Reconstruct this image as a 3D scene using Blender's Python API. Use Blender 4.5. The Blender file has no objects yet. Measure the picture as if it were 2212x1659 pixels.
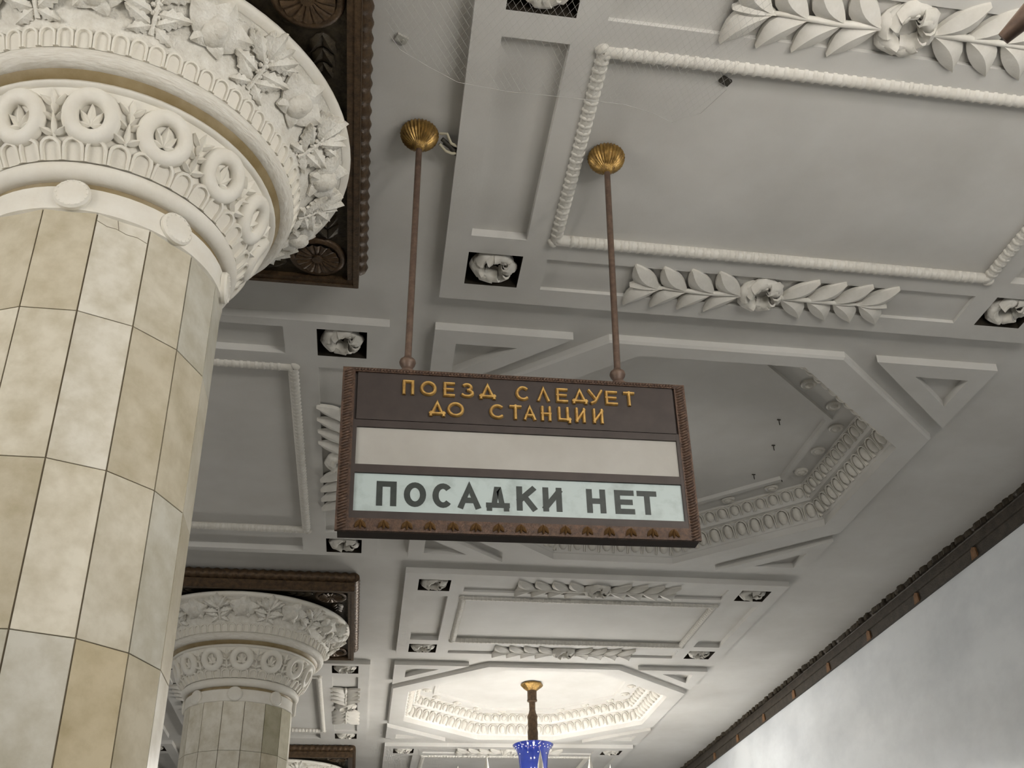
import bpy, math, random
from mathutils import Matrix, Vector, Euler

random.seed(7)
PI = math.pi
R_ = math.radians
scene = bpy.context.scene
col = scene.collection

# ------------------------------------------------------------------ camera, world, exposure
cam_d = bpy.data.cameras.new('camera')
cam = bpy.data.objects.new('camera', cam_d)
col.objects.link(cam)
cam_d.sensor_fit = 'HORIZONTAL'
cam_d.sensor_width = 36.0
cam_d.lens = 2314.413 / 2212 * 36.0
cam_d.shift_x = -(1201.368 - 1106.0) / 2212
cam_d.shift_y = (1043.015 - 829.5) / 2212
cam_d.clip_start = 0.05
cam_d.clip_end = 200
cam.matrix_world = (Matrix.Rotation(R_(-10.65056827), 4, 'Z') @ Matrix.Rotation(R_(117.29451511), 4, 'X')
                    @ Matrix.Rotation(R_(-1.98168006), 4, 'Z'))
scene.camera = cam

world = bpy.data.worlds.new('world')
scene.world = world
world.use_nodes = True
bg = world.node_tree.nodes['Background']
bg.inputs[0].default_value = (1.0, 0.98, 0.93, 1)
bg.inputs[1].default_value = 0.42

scene.view_settings.view_transform = 'Standard'
scene.view_settings.look = 'None'
scene.view_settings.gamma = 1.0
scene.view_settings.use_curve_mapping = False
scene.view_settings.exposure = 0.06
scene.cycles.max_bounces = 6
scene.cycles.diffuse_bounces = 3
scene.cycles.use_light_tree = False
scene.cycles.glossy_bounces = 2
scene.cycles.transmission_bounces = 2
scene.cycles.caustics_reflective = False
scene.cycles.caustics_refractive = False
scene.cycles.use_adaptive_sampling = True
scene.cycles.adaptive_threshold = 0.03

NAVE_FILL = 145.0     # bulb strength of the unseen nave chandelier, added to brighten the left side
NEAR_LAMP = 138.0      # strength of the bulbs of the chandelier beside the viewer
FAR_LAMP = 165.0       # strength of the bulbs of the chandelier further down the hall

# ------------------------------------------------------------------ layout (metres, camera at the origin)
ZF = -1.6             # floor
ZB = 3.55             # ceiling ground
ZS = 3.50             # underside of the raised ceiling panels
PER = 6.025           # bay length along Y
XC = 1.972            # middle of the platform ceiling
YS = 3.51             # middle of the first rectangular panel, and of the first column
YO = YS + PER / 2     # middle of the first octagon
CX = -1.085           # column axis
XW = 4.78             # platform wall
YN, YE = -9.0, 34.0
XN = -8.0              # open side of the hall


# ------------------------------------------------------------------ materials
def new_mat(name):
    m = bpy.data.materials.new(name)
    m.use_nodes = True
    return m, m.node_tree, m.node_tree.nodes['Principled BSDF']


def noise_mat(name, c1, c2, scale=4.0, rough=0.6, metal=0.0, bump=0.0, bscale=60.0, detail=6.0, spec=0.4,
              stretch=(1, 1, 1), lo=0.35, hi=0.7, objcolor=False, coords='Object'):
    m, nt, p = new_mat(name)
    L = nt.links
    tc = nt.nodes.new('ShaderNodeTexCoord')
    mp = nt.nodes.new('ShaderNodeMapping')
    mp.inputs['Scale'].default_value = stretch
    L.new(tc.outputs[coords], mp.inputs[0])
    nz = nt.nodes.new('ShaderNodeTexNoise')
    nz.inputs['Scale'].default_value = scale
    nz.inputs['Detail'].default_value = detail
    nz.inputs['Roughness'].default_value = 0.6
    L.new(mp.outputs[0], nz.inputs['Vector'])
    cr = nt.nodes.new('ShaderNodeValToRGB')
    cr.color_ramp.elements[0].position = lo
    cr.color_ramp.elements[1].position = hi
    cr.color_ramp.elements[0].color = (*c1, 1)
    cr.color_ramp.elements[1].color = (*c2, 1)
    L.new(nz.outputs['Fac'], cr.inputs[0])
    out = cr.outputs[0]
    if objcolor:
        oi = nt.nodes.new('ShaderNodeObjectInfo')
        mx = nt.nodes.new('ShaderNodeMixRGB')
        mx.blend_type = 'MULTIPLY'
        mx.inputs[0].default_value = 1.0
        L.new(out, mx.inputs[1])
        L.new(oi.outputs['Color'], mx.inputs[2])
        out = mx.outputs[0]
        # every piece takes its own cut of the stone
        ad = nt.nodes.new('ShaderNodeVectorMath')
        ad.operation = 'ADD'
        ml = nt.nodes.new('ShaderNodeVectorMath')
        ml.operation = 'SCALE'
        ml.inputs['Scale'].default_value = 40.0
        cb = nt.nodes.new('ShaderNodeCombineXYZ')
        for k in range(3):
            L.new(oi.outputs['Random'], cb.inputs[k])
        L.new(cb.outputs[0], ml.inputs[0])
        L.new(mp.outputs[0], ad.inputs[0])
        L.new(ml.outputs[0], ad.inputs[1])
        L.new(ad.outputs[0], nz.inputs['Vector'])
    L.new(out, p.inputs['Base Color'])
    p.inputs['Roughness'].default_value = rough
    p.inputs['Metallic'].default_value = metal
    p.inputs['Specular IOR Level'].default_value = spec
    if bump > 0:
        n2 = nt.nodes.new('ShaderNodeTexNoise')
        n2.inputs['Scale'].default_value = bscale
        n2.inputs['Detail'].default_value = 4.0
        L.new(mp.outputs[0], n2.inputs['Vector'])
        bp = nt.nodes.new('ShaderNodeBump')
        bp.inputs['Strength'].default_value = bump
        bp.inputs['Distance'].default_value = 0.01
        L.new(n2.outputs['Fac'], bp.inputs['Height'])
        L.new(bp.outputs[0], p.inputs['Normal'])
    return m


M = {}
M['plaster'] = noise_mat('ceiling_plaster', (0.575, 0.56, 0.53), (0.67, 0.66, 0.635), 1.3, 0.75, bump=0.05, bscale=90)
M['ornament'] = noise_mat('plaster_ornament', (0.60, 0.575, 0.52), (0.72, 0.70, 0.655), 9.0, 0.7, bump=0.12, bscale=70)
M['capital'] = noise_mat('capital_stucco', (0.78, 0.74, 0.655), (0.86, 0.835, 0.77), 7.0, 0.6, bump=0.10, bscale=60)
M['relief'] = noise_mat('capital_relief', (0.70, 0.665, 0.59), (0.86, 0.84, 0.78), 24.0, 0.65, bump=0.5, bscale=95)
M['bark'] = noise_mat('capital_bark_roll', (0.72, 0.68, 0.60), (0.86, 0.835, 0.77), 18.0, 0.6, bump=0.5, bscale=26,
                      stretch=(1, 1, 9))
M['groove'] = noise_mat('gilt_groove', (0.24, 0.175, 0.08), (0.36, 0.285, 0.165), 9.0, 0.5)
M['marble'] = noise_mat('column_marble', (0.73, 0.695, 0.60), (1.0, 0.99, 0.965), 9.0, 0.28, objcolor=True, detail=9.0,
                        lo=0.30, hi=0.62, bump=0.02, bscale=40)
M['grout'] = noise_mat('dark_joint', (0.16, 0.13, 0.09), (0.24, 0.2, 0.14), 9.0, 0.9)
M['void'] = noise_mat('shaded_hollow', (0.022, 0.018, 0.014), (0.04, 0.034, 0.026), 12.0, 0.95, spec=0.05)  # shade inside the unlit rosette recesses, put into a near-black colour
M['bronze'] = noise_mat('dark_bronze', (0.055, 0.034, 0.019), (0.12, 0.074, 0.038), 30.0, 0.45, metal=0.35, bump=0.25, bscale=120)
M['bronze_panel'] = noise_mat('blackened_bronze', (0.026, 0.020, 0.013), (0.065, 0.050, 0.030), 22.0, 0.5, metal=0.4, bump=0.3, bscale=80)
M['gilt'] = noise_mat('worn_gilt', (0.16, 0.095, 0.028), (0.40, 0.25, 0.075), 45.0, 0.38, metal=0.6, bump=0.15, bscale=120)
M['rod'] = noise_mat('brown_rod', (0.085, 0.055, 0.042), (0.145, 0.095, 0.068), 40.0, 0.5, metal=0.2)
M['sign_dark'] = noise_mat('sign_brown_plate', (0.036, 0.027, 0.024), (0.048, 0.036, 0.032), 14.0, 0.55, metal=0.1)
M['sign_frame'] = noise_mat('sign_bronze_frame', (0.050, 0.030, 0.022), (0.115, 0.066, 0.042), 60.0, 0.5, metal=0.25, bump=0.35, bscale=160)
M['letter'] = noise_mat('letter_gilt', (0.36, 0.20, 0.06), (0.62, 0.40, 0.13), 45.0, 0.38, metal=0.5)
M['glass_white'] = noise_mat('opal_glass_white', (0.32, 0.305, 0.278), (0.365, 0.352, 0.325), 4.0, 0.35)
M['glass_green'] = noise_mat('opal_glass_greenish', (0.27, 0.31, 0.30), (0.40, 0.465, 0.46), 9.0, 0.35, lo=0.25, hi=0.5)
M['paint'] = noise_mat('black_lettering', (0.020, 0.026, 0.024), (0.032, 0.040, 0.036), 30.0, 0.5)
M['fascia'] = noise_mat('dull_bronze_fascia', (0.040, 0.033, 0.026), (0.075, 0.061, 0.047), 14.0, 0.6, metal=0.15, bump=0.4, bscale=60)
M['copper'] = noise_mat('coppery_tab', (0.13, 0.065, 0.028), (0.24, 0.125, 0.055), 30.0, 0.6, metal=0.1)
M['wire'] = noise_mat('net_wire', (0.36, 0.35, 0.33), (0.42, 0.41, 0.39), 20.0, 0.6)
M['cable'] = noise_mat('pale_cable', (0.42, 0.38, 0.28), (0.52, 0.48, 0.36), 20.0, 0.5)
M['dark_cable'] = noise_mat('dark_cable', (0.03, 0.025, 0.02), (0.05, 0.045, 0.035), 20.0, 0.6)
M['steel'] = noise_mat('zinc_clip', (0.5, 0.49, 0.45), (0.62, 0.61, 0.56), 30.0, 0.4, metal=0.4)
M['wall'] = noise_mat('wall_marble', (0.65, 0.68, 0.715), (0.79, 0.82, 0.85), 1.1, 0.22, detail=11.0, stretch=(1, 1.0, 1.6),
                      lo=0.33, hi=0.6, bump=0.0)
M['floor'] = noise_mat('floor_granite', (0.17, 0.165, 0.155), (0.25, 0.24, 0.225), 30.0, 0.3)
M['crystal'] = noise_mat('milky_crystal', (0.60, 0.58, 0.53), (0.70, 0.68, 0.63), 20.0, 0.15)
m, nt, p = new_mat('cobalt_glass')
p.inputs['Base Color'].default_value = (0.012, 0.024, 0.17, 1)
p.inputs['Roughness'].default_value = 0.08
p.inputs['Coat Weight'].default_value = 0.6
M['cobalt'] = m


def emit_mat(name, strength):
    m, nt, p = new_mat(name)
    p.inputs['Base Color'].default_value = (0.9, 0.88, 0.8, 1)
    p.inputs['Emission Color'].default_value = (1.0, 0.962, 0.89, 1)
    p.inputs['Emission Strength'].default_value = strength
    return m


M['bulb_far'] = emit_mat('lit_bulb_bright', FAR_LAMP)
M['bulb_nave_fill'] = emit_mat('added_nave_bulb', NAVE_FILL)
M['bulb_near'] = emit_mat('lit_bulb_dim', NEAR_LAMP)


# ------------------------------------------------------------------ mesh helpers
def T(x, y, z):
    return Matrix.Translation((x, y, z))


class MB:
    def __init__(s):
        s.v, s.f, s.mi, s.cur = [], [], [], 0

    def add(s, vs, fs):
        b = len(s.v)
        s.v += [tuple(x) for x in vs]
        for f in fs:
            s.f.append(tuple(b + i for i in f))
            s.mi.append(s.cur)
        return s

    def box(s, x0, x1, y0, y1, z0, z1):
        v = [(x0, y0, z0), (x1, y0, z0), (x1, y1, z0), (x0, y1, z0), (x0, y0, z1), (x1, y0, z1), (x1, y1, z1), (x0, y1, z1)]
        return s.add(v, [(0, 3, 2, 1), (4, 5, 6, 7), (0, 1, 5, 4), (1, 2, 6, 5), (2, 3, 7, 6), (3, 0, 4, 7)])

    def rings(s, rings, closed=True, cap0=False, cap1=False, wrap=False):
        n = len(rings[0])
        vs = [p for r in rings for p in r]
        fs = []
        m = len(rings)
        for i in range(m if wrap else m - 1):
            j = (i + 1) % m
            for k in range(n if closed else n - 1):
                l = (k + 1) % n
                fs.append((i * n + k, i * n + l, j * n + l, j * n + k))
        if cap0:
            fs.append(tuple(range(n - 1, -1, -1)))
        if cap1:
            fs.append(tuple((m - 1) * n + k for k in range(n)))
        return s.add(vs, fs)

    def lathe(s, prof, n=48, cx=0, cy=0, cap0=False, cap1=False, a0=0.0):
        rings = [[(cx + r * math.cos(a0 + 2 * PI * k / n), cy + r * math.sin(a0 + 2 * PI * k / n), z) for k in range(n)] for r, z in prof]
        return s.rings(rings, True, cap0, cap1)

    def tube(s, pts, r, n=8, cap=True):
        pts = [Vector(p) for p in pts]
        rs = r if isinstance(r, (list, tuple)) else [r] * len(pts)
        rings = []
        up = Vector((0.13, 0.31, 0.94))
        for i, p in enumerate(pts):
            d = (pts[min(i + 1, len(pts) - 1)] - pts[max(i - 1, 0)]).normalized()
            a = d.cross(up)
            if a.length < 1e-4:
                a = d.cross(Vector((1, 0, 0)))
            a.normalize()
            b = d.cross(a).normalized()
            rings.append([p + rs[i] * (math.cos(2 * PI * k / n) * a + math.sin(2 * PI * k / n) * b) for k in range(n)])
        return s.rings(rings, True, cap, cap)

    def prism(s, poly, z0, z1):
        n = len(poly)
        v = [(x, y, z0) for x, y in poly] + [(x, y, z1) for x, y in poly]
        f = [tuple(range(n - 1, -1, -1)), tuple(range(n, 2 * n))]
        f += [(i, (i + 1) % n, n + (i + 1) % n, n + i) for i in range(n)]
        return s.add(v, f)

    def frame_ring(s, outer, inner, z0, z1):
        # flat ring between two polygons with the same count, thickness z0..z1
        n = len(outer)
        v = [(x, y, z0) for x, y in outer] + [(x, y, z0) for x, y in inner] + [(x, y, z1) for x, y in outer] + [(x, y, z1) for x, y in inner]
        f = []
        for i in range(n):
            j = (i + 1) % n
            f += [(i, n + i, n + j, j), (2 * n + i, 2 * n + j, 3 * n + j, 3 * n + i), (i, j, 2 * n + j, 2 * n + i), (n + i, 3 * n + i, 3 * n + j, n + j)]
        return s.add(v, f)

    def stroke(s, pts, hw, d, closed=False, top=0.55):
        # raised stroke along a 2D polyline on z = 0 .. d
        n = len(pts)
        P = [Vector((x, y)) for x, y in pts]
        offs = []
        for i in range(n):
            a = P[i] - P[i - 1] if (i > 0 or closed) else P[1] - P[0]
            b = P[(i + 1) % n] - P[i] if (i < n - 1 or closed) else P[i] - P[i - 1]
            a.normalize()
            b.normalize()
            na, nb = Vector((-a.y, a.x)), Vector((-b.y, b.x))
            m = na + nb
            if m.length < 1e-4:
                m = na
            m.normalize()
            k = 1.0 / max(0.45, m.dot(na))
            offs.append(m * k)
        rings = []
        for i in range(n):
            q, o = P[i], offs[i] * hw
            rings.append([(q.x + o.x, q.y + o.y, 0), (q.x + o.x, q.y + o.y, d * 0.45), (q.x + o.x * top, q.y + o.y * top, d),
                          (q.x - o.x * top, q.y - o.y * top, d), (q.x - o.x, q.y - o.y, d * 0.45), (q.x - o.x, q.y - o.y, 0)])
        return s.rings(rings, True, not closed, not closed, closed)

    def xform(s, mat):
        s.v = [tuple(mat @ Vector(p)) for p in s.v]
        return s

    def merge(s, o, mat=None):
        vs = [tuple(mat @ Vector(p)) for p in o.v] if mat is not None else o.v
        return s.add(vs, o.f)

    def mesh(s, name, mats, smooth=None):
        me = bpy.data.meshes.new(name)
        me.from_pydata(s.v, [], s.f)
        for k in (mats if isinstance(mats, (list, tuple)) else [mats]):
            me.materials.append(M[k])
        if any(s.mi):
            me.polygons.foreach_set('material_index', s.mi)
        me.validate()
        if smooth is not None:
            me.shade_smooth()
            me.set_sharp_from_angle(angle=R_(smooth))
        me.update()
        return me


def link(name, me, parent=None, mat=None):
    o = bpy.data.objects.new(name, me)
    col.objects.link(o)
    if parent is not None:
        o.parent = parent
    if mat is not None:
        o.matrix_basis = mat
    return o


def tag(o, label=None, cat=None, group=None, kind=None):
    if label:
        o['label'] = label
    if cat:
        o['category'] = cat
    if group:
        o['group'] = group
    if kind:
        o['kind'] = kind
    return o


KIDS = {}


def copy_tree(o, parent=None):
    c = o.copy()
    col.objects.link(c)
    c.parent = parent
    for ch in o.children:
        copy_tree(ch, c)
    return c


def frame(p, x, y, z):
    return Matrix(((x[0], y[0], z[0], p[0]), (x[1], y[1], z[1], p[1]), (x[2], y[2], z[2], p[2]), (0, 0, 0, 1)))


def down(x, y, z, phi):
    """frame on a ceiling: local +z hangs down, local +y runs in direction phi in plan"""
    a = phi + PI / 2
    return frame((x, y, z), (math.cos(a), math.sin(a), 0), (math.sin(a), -math.cos(a), 0), (0, 0, -1))


def stepped(rect, z, recesses, zouter=None, skip=None):
    """panel underside: rect at level z, with rectangular recesses (x0,x1,y0,y1,level,matindex)"""
    xs = sorted({rect[0], rect[1]} | {r[k] for r in recesses for k in (0, 1)})
    ys = sorted({rect[2], rect[3]} | {r[k] for r in recesses for k in (2, 3)})

    def lev(i, j):
        if i < 0 or j < 0 or i >= len(xs) - 1 or j >= len(ys) - 1:
            return None
        cx, cy = (xs[i] + xs[i + 1]) / 2, (ys[j] + ys[j + 1]) / 2
        out = (z, 0)
        for r in recesses:
            if r[0] < cx < r[1] and r[2] < cy < r[3]:
                out = (r[4], r[5])
        return out

    mb = MB()
    for i in range(len(xs) - 1):
        for j in range(len(ys) - 1):
            l = lev(i, j)
            if l[0] is None:
                continue
            x0, x1, y0, y1 = xs[i], xs[i + 1], ys[j], ys[j + 1]
            mb.cur = l[1]
            mb.add([(x0, y0, l[0]), (x0, y1, l[0]), (x1, y1, l[0]), (x1, y0, l[0])], [(0, 1, 2, 3)])
            for (di, dj, a, b) in ((1, 0, (x1, y0), (x1, y1)), (0, 1, (x1, y1), (x0, y1)), (-1, 0, (x0, y1), (x0, y0)), (0, -1, (x0, y0), (x1, y0))):
                q = lev(i + di, j + dj)
                if q is None:
                    if zouter is None:
                        continue
                    zz, mi = zouter, l[1]
                elif q[0] is None:
                    continue
                else:
                    zz, mi = q
                if zz > l[0]:
                    mb.cur = max(mi, l[1])
                    mb.add([(*a, l[0]), (*b, l[0]), (*b, zz), (*a, zz)], [(0, 1, 2, 3)])
    mb.cur = 0
    return mb


def leaf_mb(L, W, h=0.02, skirt=0.014, nt=7, nx=5, rib=0.006, serr=0.0, peak=0.45, curl=0.0, bend=0.0):
    mb = MB()
    rows = []
    for i in range(nt):
        t = i / (nt - 1)
        tt = t ** (math.log(0.5) / math.log(peak))
        w = W / 2 * max(0.03, math.sin(PI * min(max(tt, 0.02), 0.985))) ** 0.8
        if serr and 0 < i < nt - 1:
            w *= 1 + (serr if i % 2 else -serr)
        row = []
        for k in range(nx):
            u = -1 + 2 * k / (nx - 1)
            z = skirt + h * (1 - u * u) * (0.4 + 0.6 * math.sin(PI * t)) + (rib if abs(u) < 0.01 else 0) + curl * t * t
            row.append((u * w + bend * math.sin(PI * t) - bend * 0.6 * t * t, t * L, z))
        rows.append(row)
    mb.rings(rows, closed=False)
    out = [r[0] for r in rows] + [rows[-1][k] for k in range(1, nx)] + [r[-1] for r in rows[-2::-1]] + [rows[0][k] for k in range(nx - 2, 0, -1)]
    n = len(out)
    low = [(x, y, 0.0) for x, y, z in out]
    mb.add(out + low, [(i, n + i, n + (i + 1) % n, (i + 1) % n) for i in range(n)])
    return mb


def ellipsoid_mb(rx, ry, rz, nu=10, nv=5, power=1.0):
    mb = MB()
    rings = []
    for j in range(nv):
        a = (PI / 2) * j / nv
        rings.append([(rx * math.cos(a) ** power * math.cos(2 * PI * k / nu), ry * math.cos(a) ** power * math.sin(2 * PI * k / nu), rz * math.sin(a)) for k in range(nu)])
    mb.rings(rings)
    b = len(mb.v)
    mb.v.append((0, 0, rz))
    for k in range(nu):
        mb.f.append((b - nu + k, b - nu + (k + 1) % nu, b))
        mb.mi.append(0)
    return mb


def torus_mb(R, r, n=24, m=8, sz=1.0, a0=0, lump=0.0, lobes=6):
    mb = MB()
    rings = []
    for i in range(n):
        a = 2 * PI * i / n
        rr = r * (1 + lump * math.cos(lobes * a))
        rings.append([((R + rr * math.cos(2 * PI * k / m)) * math.cos(a), (R + rr * math.cos(2 * PI * k / m)) * math.sin(a), sz * rr * math.sin(2 * PI * k / m)) for k in range(m)])
    mb.rings(rings, True, wrap=True)
    return mb


# shared ornament meshes
ME_LEAF = leaf_mb(0.215, 0.104, 0.020, 0.022, 8, 5, 0.006, peak=0.5).mesh('laurel_leaf', 'ornament', 35)
ME_LEAF_L = leaf_mb(0.222, 0.112, 0.020, 0.022, 8, 5, 0.006, peak=0.5, bend=0.022).mesh('laurel_leaf_left', 'ornament', 35)
ME_LEAF_R = leaf_mb(0.222, 0.112, 0.020, 0.022, 8, 5, 0.006, peak=0.5, bend=-0.022).mesh('laurel_leaf_right', 'ornament', 35)
ME_STEM = MB()
ME_STEM.tube([(0.10, 0, 0.022), (0.3, 0.004, 0.03), (0.5, -0.004, 0.028), (0.62, 0, 0.02)], [0.017, 0.014, 0.011, 0.006], 8)
ME_STEM.tube([(-0.10, 0, 0.022), (-0.3, -0.004, 0.03), (-0.5, 0.004, 0.028), (-0.62, 0, 0.02)], [0.017, 0.014, 0.011, 0.006], 8)
ME_STEM = ME_STEM.mesh('laurel_stem', 'ornament', 60)
_t = torus_mb(0.086, 0.028, 28, 8, 0.9, 0, 0.05, 7)
ME_ROSE = _t.mesh('rose_ring', 'ornament', 60)


def petal_mb(span, ruffle, k=1.0):
    """one rose petal: cupped sheet from the hollow middle over the rim to the outer edge"""
    prof = [(0.056, -0.022), (0.058, 0.008), (0.070, 0.028), (0.090, 0.033), (0.109, 0.022), (0.122, -0.002)]
    mb = MB()
    rows = []
    n = 7
    for i in range(n):
        u = -1 + 2 * i / (n - 1)
        a = u * span / 2
        row = []
        for j, (rr, zz) in enumerate(prof):
            v = j / (len(prof) - 1)
            rr2 = rr * (1 - 0.10 * u * u * v) + ruffle * math.sin(4.5 * u + 1.0) * v
            row.append((k * rr2 * math.cos(a), k * rr2 * math.sin(a), k * (zz + 0.010 * u + ruffle * math.cos(7 * u))))
        rows.append(row)
    mb.rings(rows, closed=False)
    out = [r[0] for r in rows] + [rows[-1][j] for j in range(1, 6)] + [r[-1] for r in rows[-2::-1]] + [rows[0][j] for j in range(4, 0, -1)]
    q = len(out)
    mb.add(out + [(a * 0.97, b * 0.97, c - 0.012) for a, b, c in out], [(i, q + i, q + (i + 1) % q, (i + 1) % q) for i in range(q)])
    return mb


ME_PETAL = petal_mb(R_(74), 0.004).mesh('rose_petal', 'ornament', 45)
ME_PETAL_IN = petal_mb(R_(84), 0.005, 0.86).mesh('rose_petal_inner', 'ornament', 45)
_b = MB()
for _x in (-0.0205, 0.0205):
    _b.merge(ellipsoid_mb(0.0225, 0.035, 0.036, 10, 4, 0.75), T(_x, 0, 0))
ME_BEAD = _b.mesh('rope_bead', 'ornament', 50)


def egg_mb(w, h, d):
    mb = ellipsoid_mb(w * 0.33, h * 0.40, d, 10, 4)
    mb.v = [(x, y + h * 0.03, z) for x, y, z in mb.v]
    pts = [(-w * 0.47, h * 0.40), (-w * 0.46, 0.0)] + [(-w * 0.46 * math.cos(a), -h * 0.08 - h * 0.40 * math.sin(a)) for a in (R_(25), R_(55), R_(90), R_(125), R_(155))] + [(w * 0.46, 0.0), (w * 0.47, h * 0.40)]
    mb.stroke([(x, -y) for x, y in pts][::-1], w * 0.055, d * 0.62)
    return mb


ME_EGG1 = egg_mb(0.118, 0.15, 0.040).mesh('egg_large', 'ornament', 50)
ME_EGG2 = egg_mb(0.108, 0.112, 0.032).mesh('egg_small', 'ornament', 50)
_d = MB().lathe([(0.055, 0.0), (0.055, 0.012), (0.045, 0.02), (0.03, 0.014), (0.022, 0.026), (0.001, 0.032)], 14)
ME_DISC = _d.mesh('coffer_disc', 'ornament', 40)


# ------------------------------------------------------------------ setting: floor, walls, ceiling
mb = MB()
mb.box(XN, XW, YN, YE, ZF - 0.1, ZF)
floor = tag(link('floor', mb.mesh('floor', 'floor')), 'speckled grey brown granite platform floor', kind='structure')

mb = MB()
mb.box(XW, XW + 0.15, YN, YE, ZF, ZB + 0.02)
wall_r = tag(link('wall_right', mb.mesh('wall_right', 'wall')), 'polished pale grey veined marble wall along the platform', kind='structure')

OUT_X, OUT_Y = 1.70, 1.62          # bounding half sizes of an octagon frame
SL_X, SL_Y = 1.70, 1.11            # rectangular panel
IP_X, IP_Y = 1.107, 1.60           # panel between two columns

holes = []
slab_ks = [0, 1, 2]
oct_ks = [-1, 0, 1]
inter_ks = [0, 1]
for k in slab_ks:
    holes.append((XC - SL_X, XC + SL_X, YS + k * PER - SL_Y, YS + k * PER + SL_Y))
for k in oct_ks:
    holes.append((XC - OUT_X, XC + OUT_X, YO + k * PER - OUT_Y, YO + k * PER + OUT_Y))
for k in inter_ks:
    holes.append((CX - IP_X, CX + IP_X, YO + k * PER - IP_Y, YO + k * PER + IP_Y))
XL = 2 * CX - XC                   # middle of the nave ceiling
holes.append((XL - SL_X, XL + SL_X, YS + 2 * PER - SL_Y, YS + 2 * PER + SL_Y))
for k in (-1, 1):
    holes.append((XL - OUT_X, XL + OUT_X, YO + k * PER - OUT_Y, YO + k * PER + OUT_Y))
mb = stepped((XN, XW + 0.15, YN, YE), ZB, [(*h, None, 0) for h in holes])
ceiling = tag(link('ceiling', mb.mesh('ceiling', 'plaster')), 'grey white plaster ceiling with raised panels and coffers', kind='structure')


def rosette(x, y, z, rot, s=1.0):
    o = link('rosette', ME_ROSE, ceiling, down(x, y, z, rot) @ Matrix.Scale(s, 4))
    for i in range(6):
        link('petal', ME_PETAL, o, Matrix.Rotation(2 * PI * i / 6 + 0.2, 4, 'Z') @ Matrix.Rotation(R_(7), 4, 'X'))
    for i in range(4):
        link('petal', ME_PETAL_IN, o, T(0, 0, 0.012) @ Matrix.Rotation(2 * PI * i / 4 + 0.6, 4, 'Z') @ Matrix.Rotation(R_(9), 4, 'X'))
    return o


def laurel(x, y, z, phi):
    """spray along direction phi, centred on a rose"""
    o = link('laurel_spray', ME_STEM, ceiling, down(x, y, z, phi + PI / 2))
    for sx in (1, -1):
        for i in range(4):
            for sy in (1, -1):
                a = (0 if sx > 0 else PI) + sx * sy * R_(41)
                m = T(sx * (0.115 + 0.150 * i), 0.004 * sy, 0.002) @ Matrix.Rotation(a - PI / 2, 4, 'Z') @ Matrix.Rotation(R_(random.uniform(-4, 4)), 4, 'Y')
                link('leaf', ME_LEAF_L if sx * sy > 0 else ME_LEAF_R, o, m)
        link('leaf', ME_LEAF, o, T(sx * 0.545, 0, 0.006) @ Matrix.Rotation((0 if sx > 0 else PI) - PI / 2, 4, 'Z') @ Matrix.Scale(0.82, 4))
    rosette(x, y, z - 0.012, phi, 1.06)


def rope(x, y, z, hx, hy):
    """bead moulding round a sunk field"""
    mb = MB()
    for (ax, ay, bx, by) in ((-hx, -hy, hx, -hy), (hx, -hy, hx, hy), (hx, hy, -hx, hy), (-hx, hy, -hx, -hy)):
        mb.tube([(x + ax, y + ay, z + 0.006), (x + bx, y + by, z + 0.006)], 0.029, 8)
    o = link('rope_moulding', mb.mesh('rope_moulding', 'ornament', 60), ceiling)
    for (ax, ay, bx, by) in ((-hx, -hy, hx, -hy), (hx, -hy, hx, hy), (hx, hy, -hx, hy), (-hx, hy, -hx, -hy)):
        L = math.hypot(bx - ax, by - ay)
        n = int((L - 0.05) / 0.085)
        ph = math.atan2(by - ay, bx - ax)
        for i in range(n):
            t = 0.5 + (i + 0.5 - n / 2) * 0.085 / L
            link('bead', ME_BEAD, o, down(x + ax + (bx - ax) * t, y + ay + (by - ay) * t, z + 0.012, ph + PI / 2))
    # leaf shaped corner pieces
    for sx in (1, -1):
        for sy in (1, -1):
            link('corner_leaf', ME_BEAD, o, down(x + sx * hx, y + sy * hy, z + 0.010, math.atan2(sy, sx) + PI / 2) @ Matrix.Scale(0.95, 4))


def slab(x, y, ornate=True):
    rec = []
    for s in (1, -1):
        a, b = sorted((s * 1.305, s * 1.58))
        rec.append((x + a, x + b, y - 0.595, y + 0.595, ZS + 0.045, 0))
        c, d = sorted((s * 0.727, s * 0.975))
        rec.append((x - 1.18, x + 1.18, y + c, y + d, ZS + 0.020, 0))
        for q in (1, -1):
            e, f = sorted((q * 0.72, q * 0.975))
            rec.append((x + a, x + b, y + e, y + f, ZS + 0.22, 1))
    rec.append((x - 1.165, x + 1.165, y - 0.58, y + 0.58, ZS + 0.025, 0))
    mb = stepped((x - SL_X, x + SL_X, y - SL_Y, y + SL_Y), ZS, rec, ZB)
    link('coffered_panel', mb.mesh('coffered_panel', ['plaster', 'void']), ceiling)
    for sx in (1, -1):
        for sy in (1, -1):
            rosette(x + sx * 1.4425, y + sy * 0.8475, ZS + 0.03, random.uniform(0, 6))
    if ornate:
        rope(x, y, ZS, 1.165, 0.58)
        for s in (1, -1):
            laurel(x, y + s * 0.862, ZS + 0.012, 0)


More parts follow.
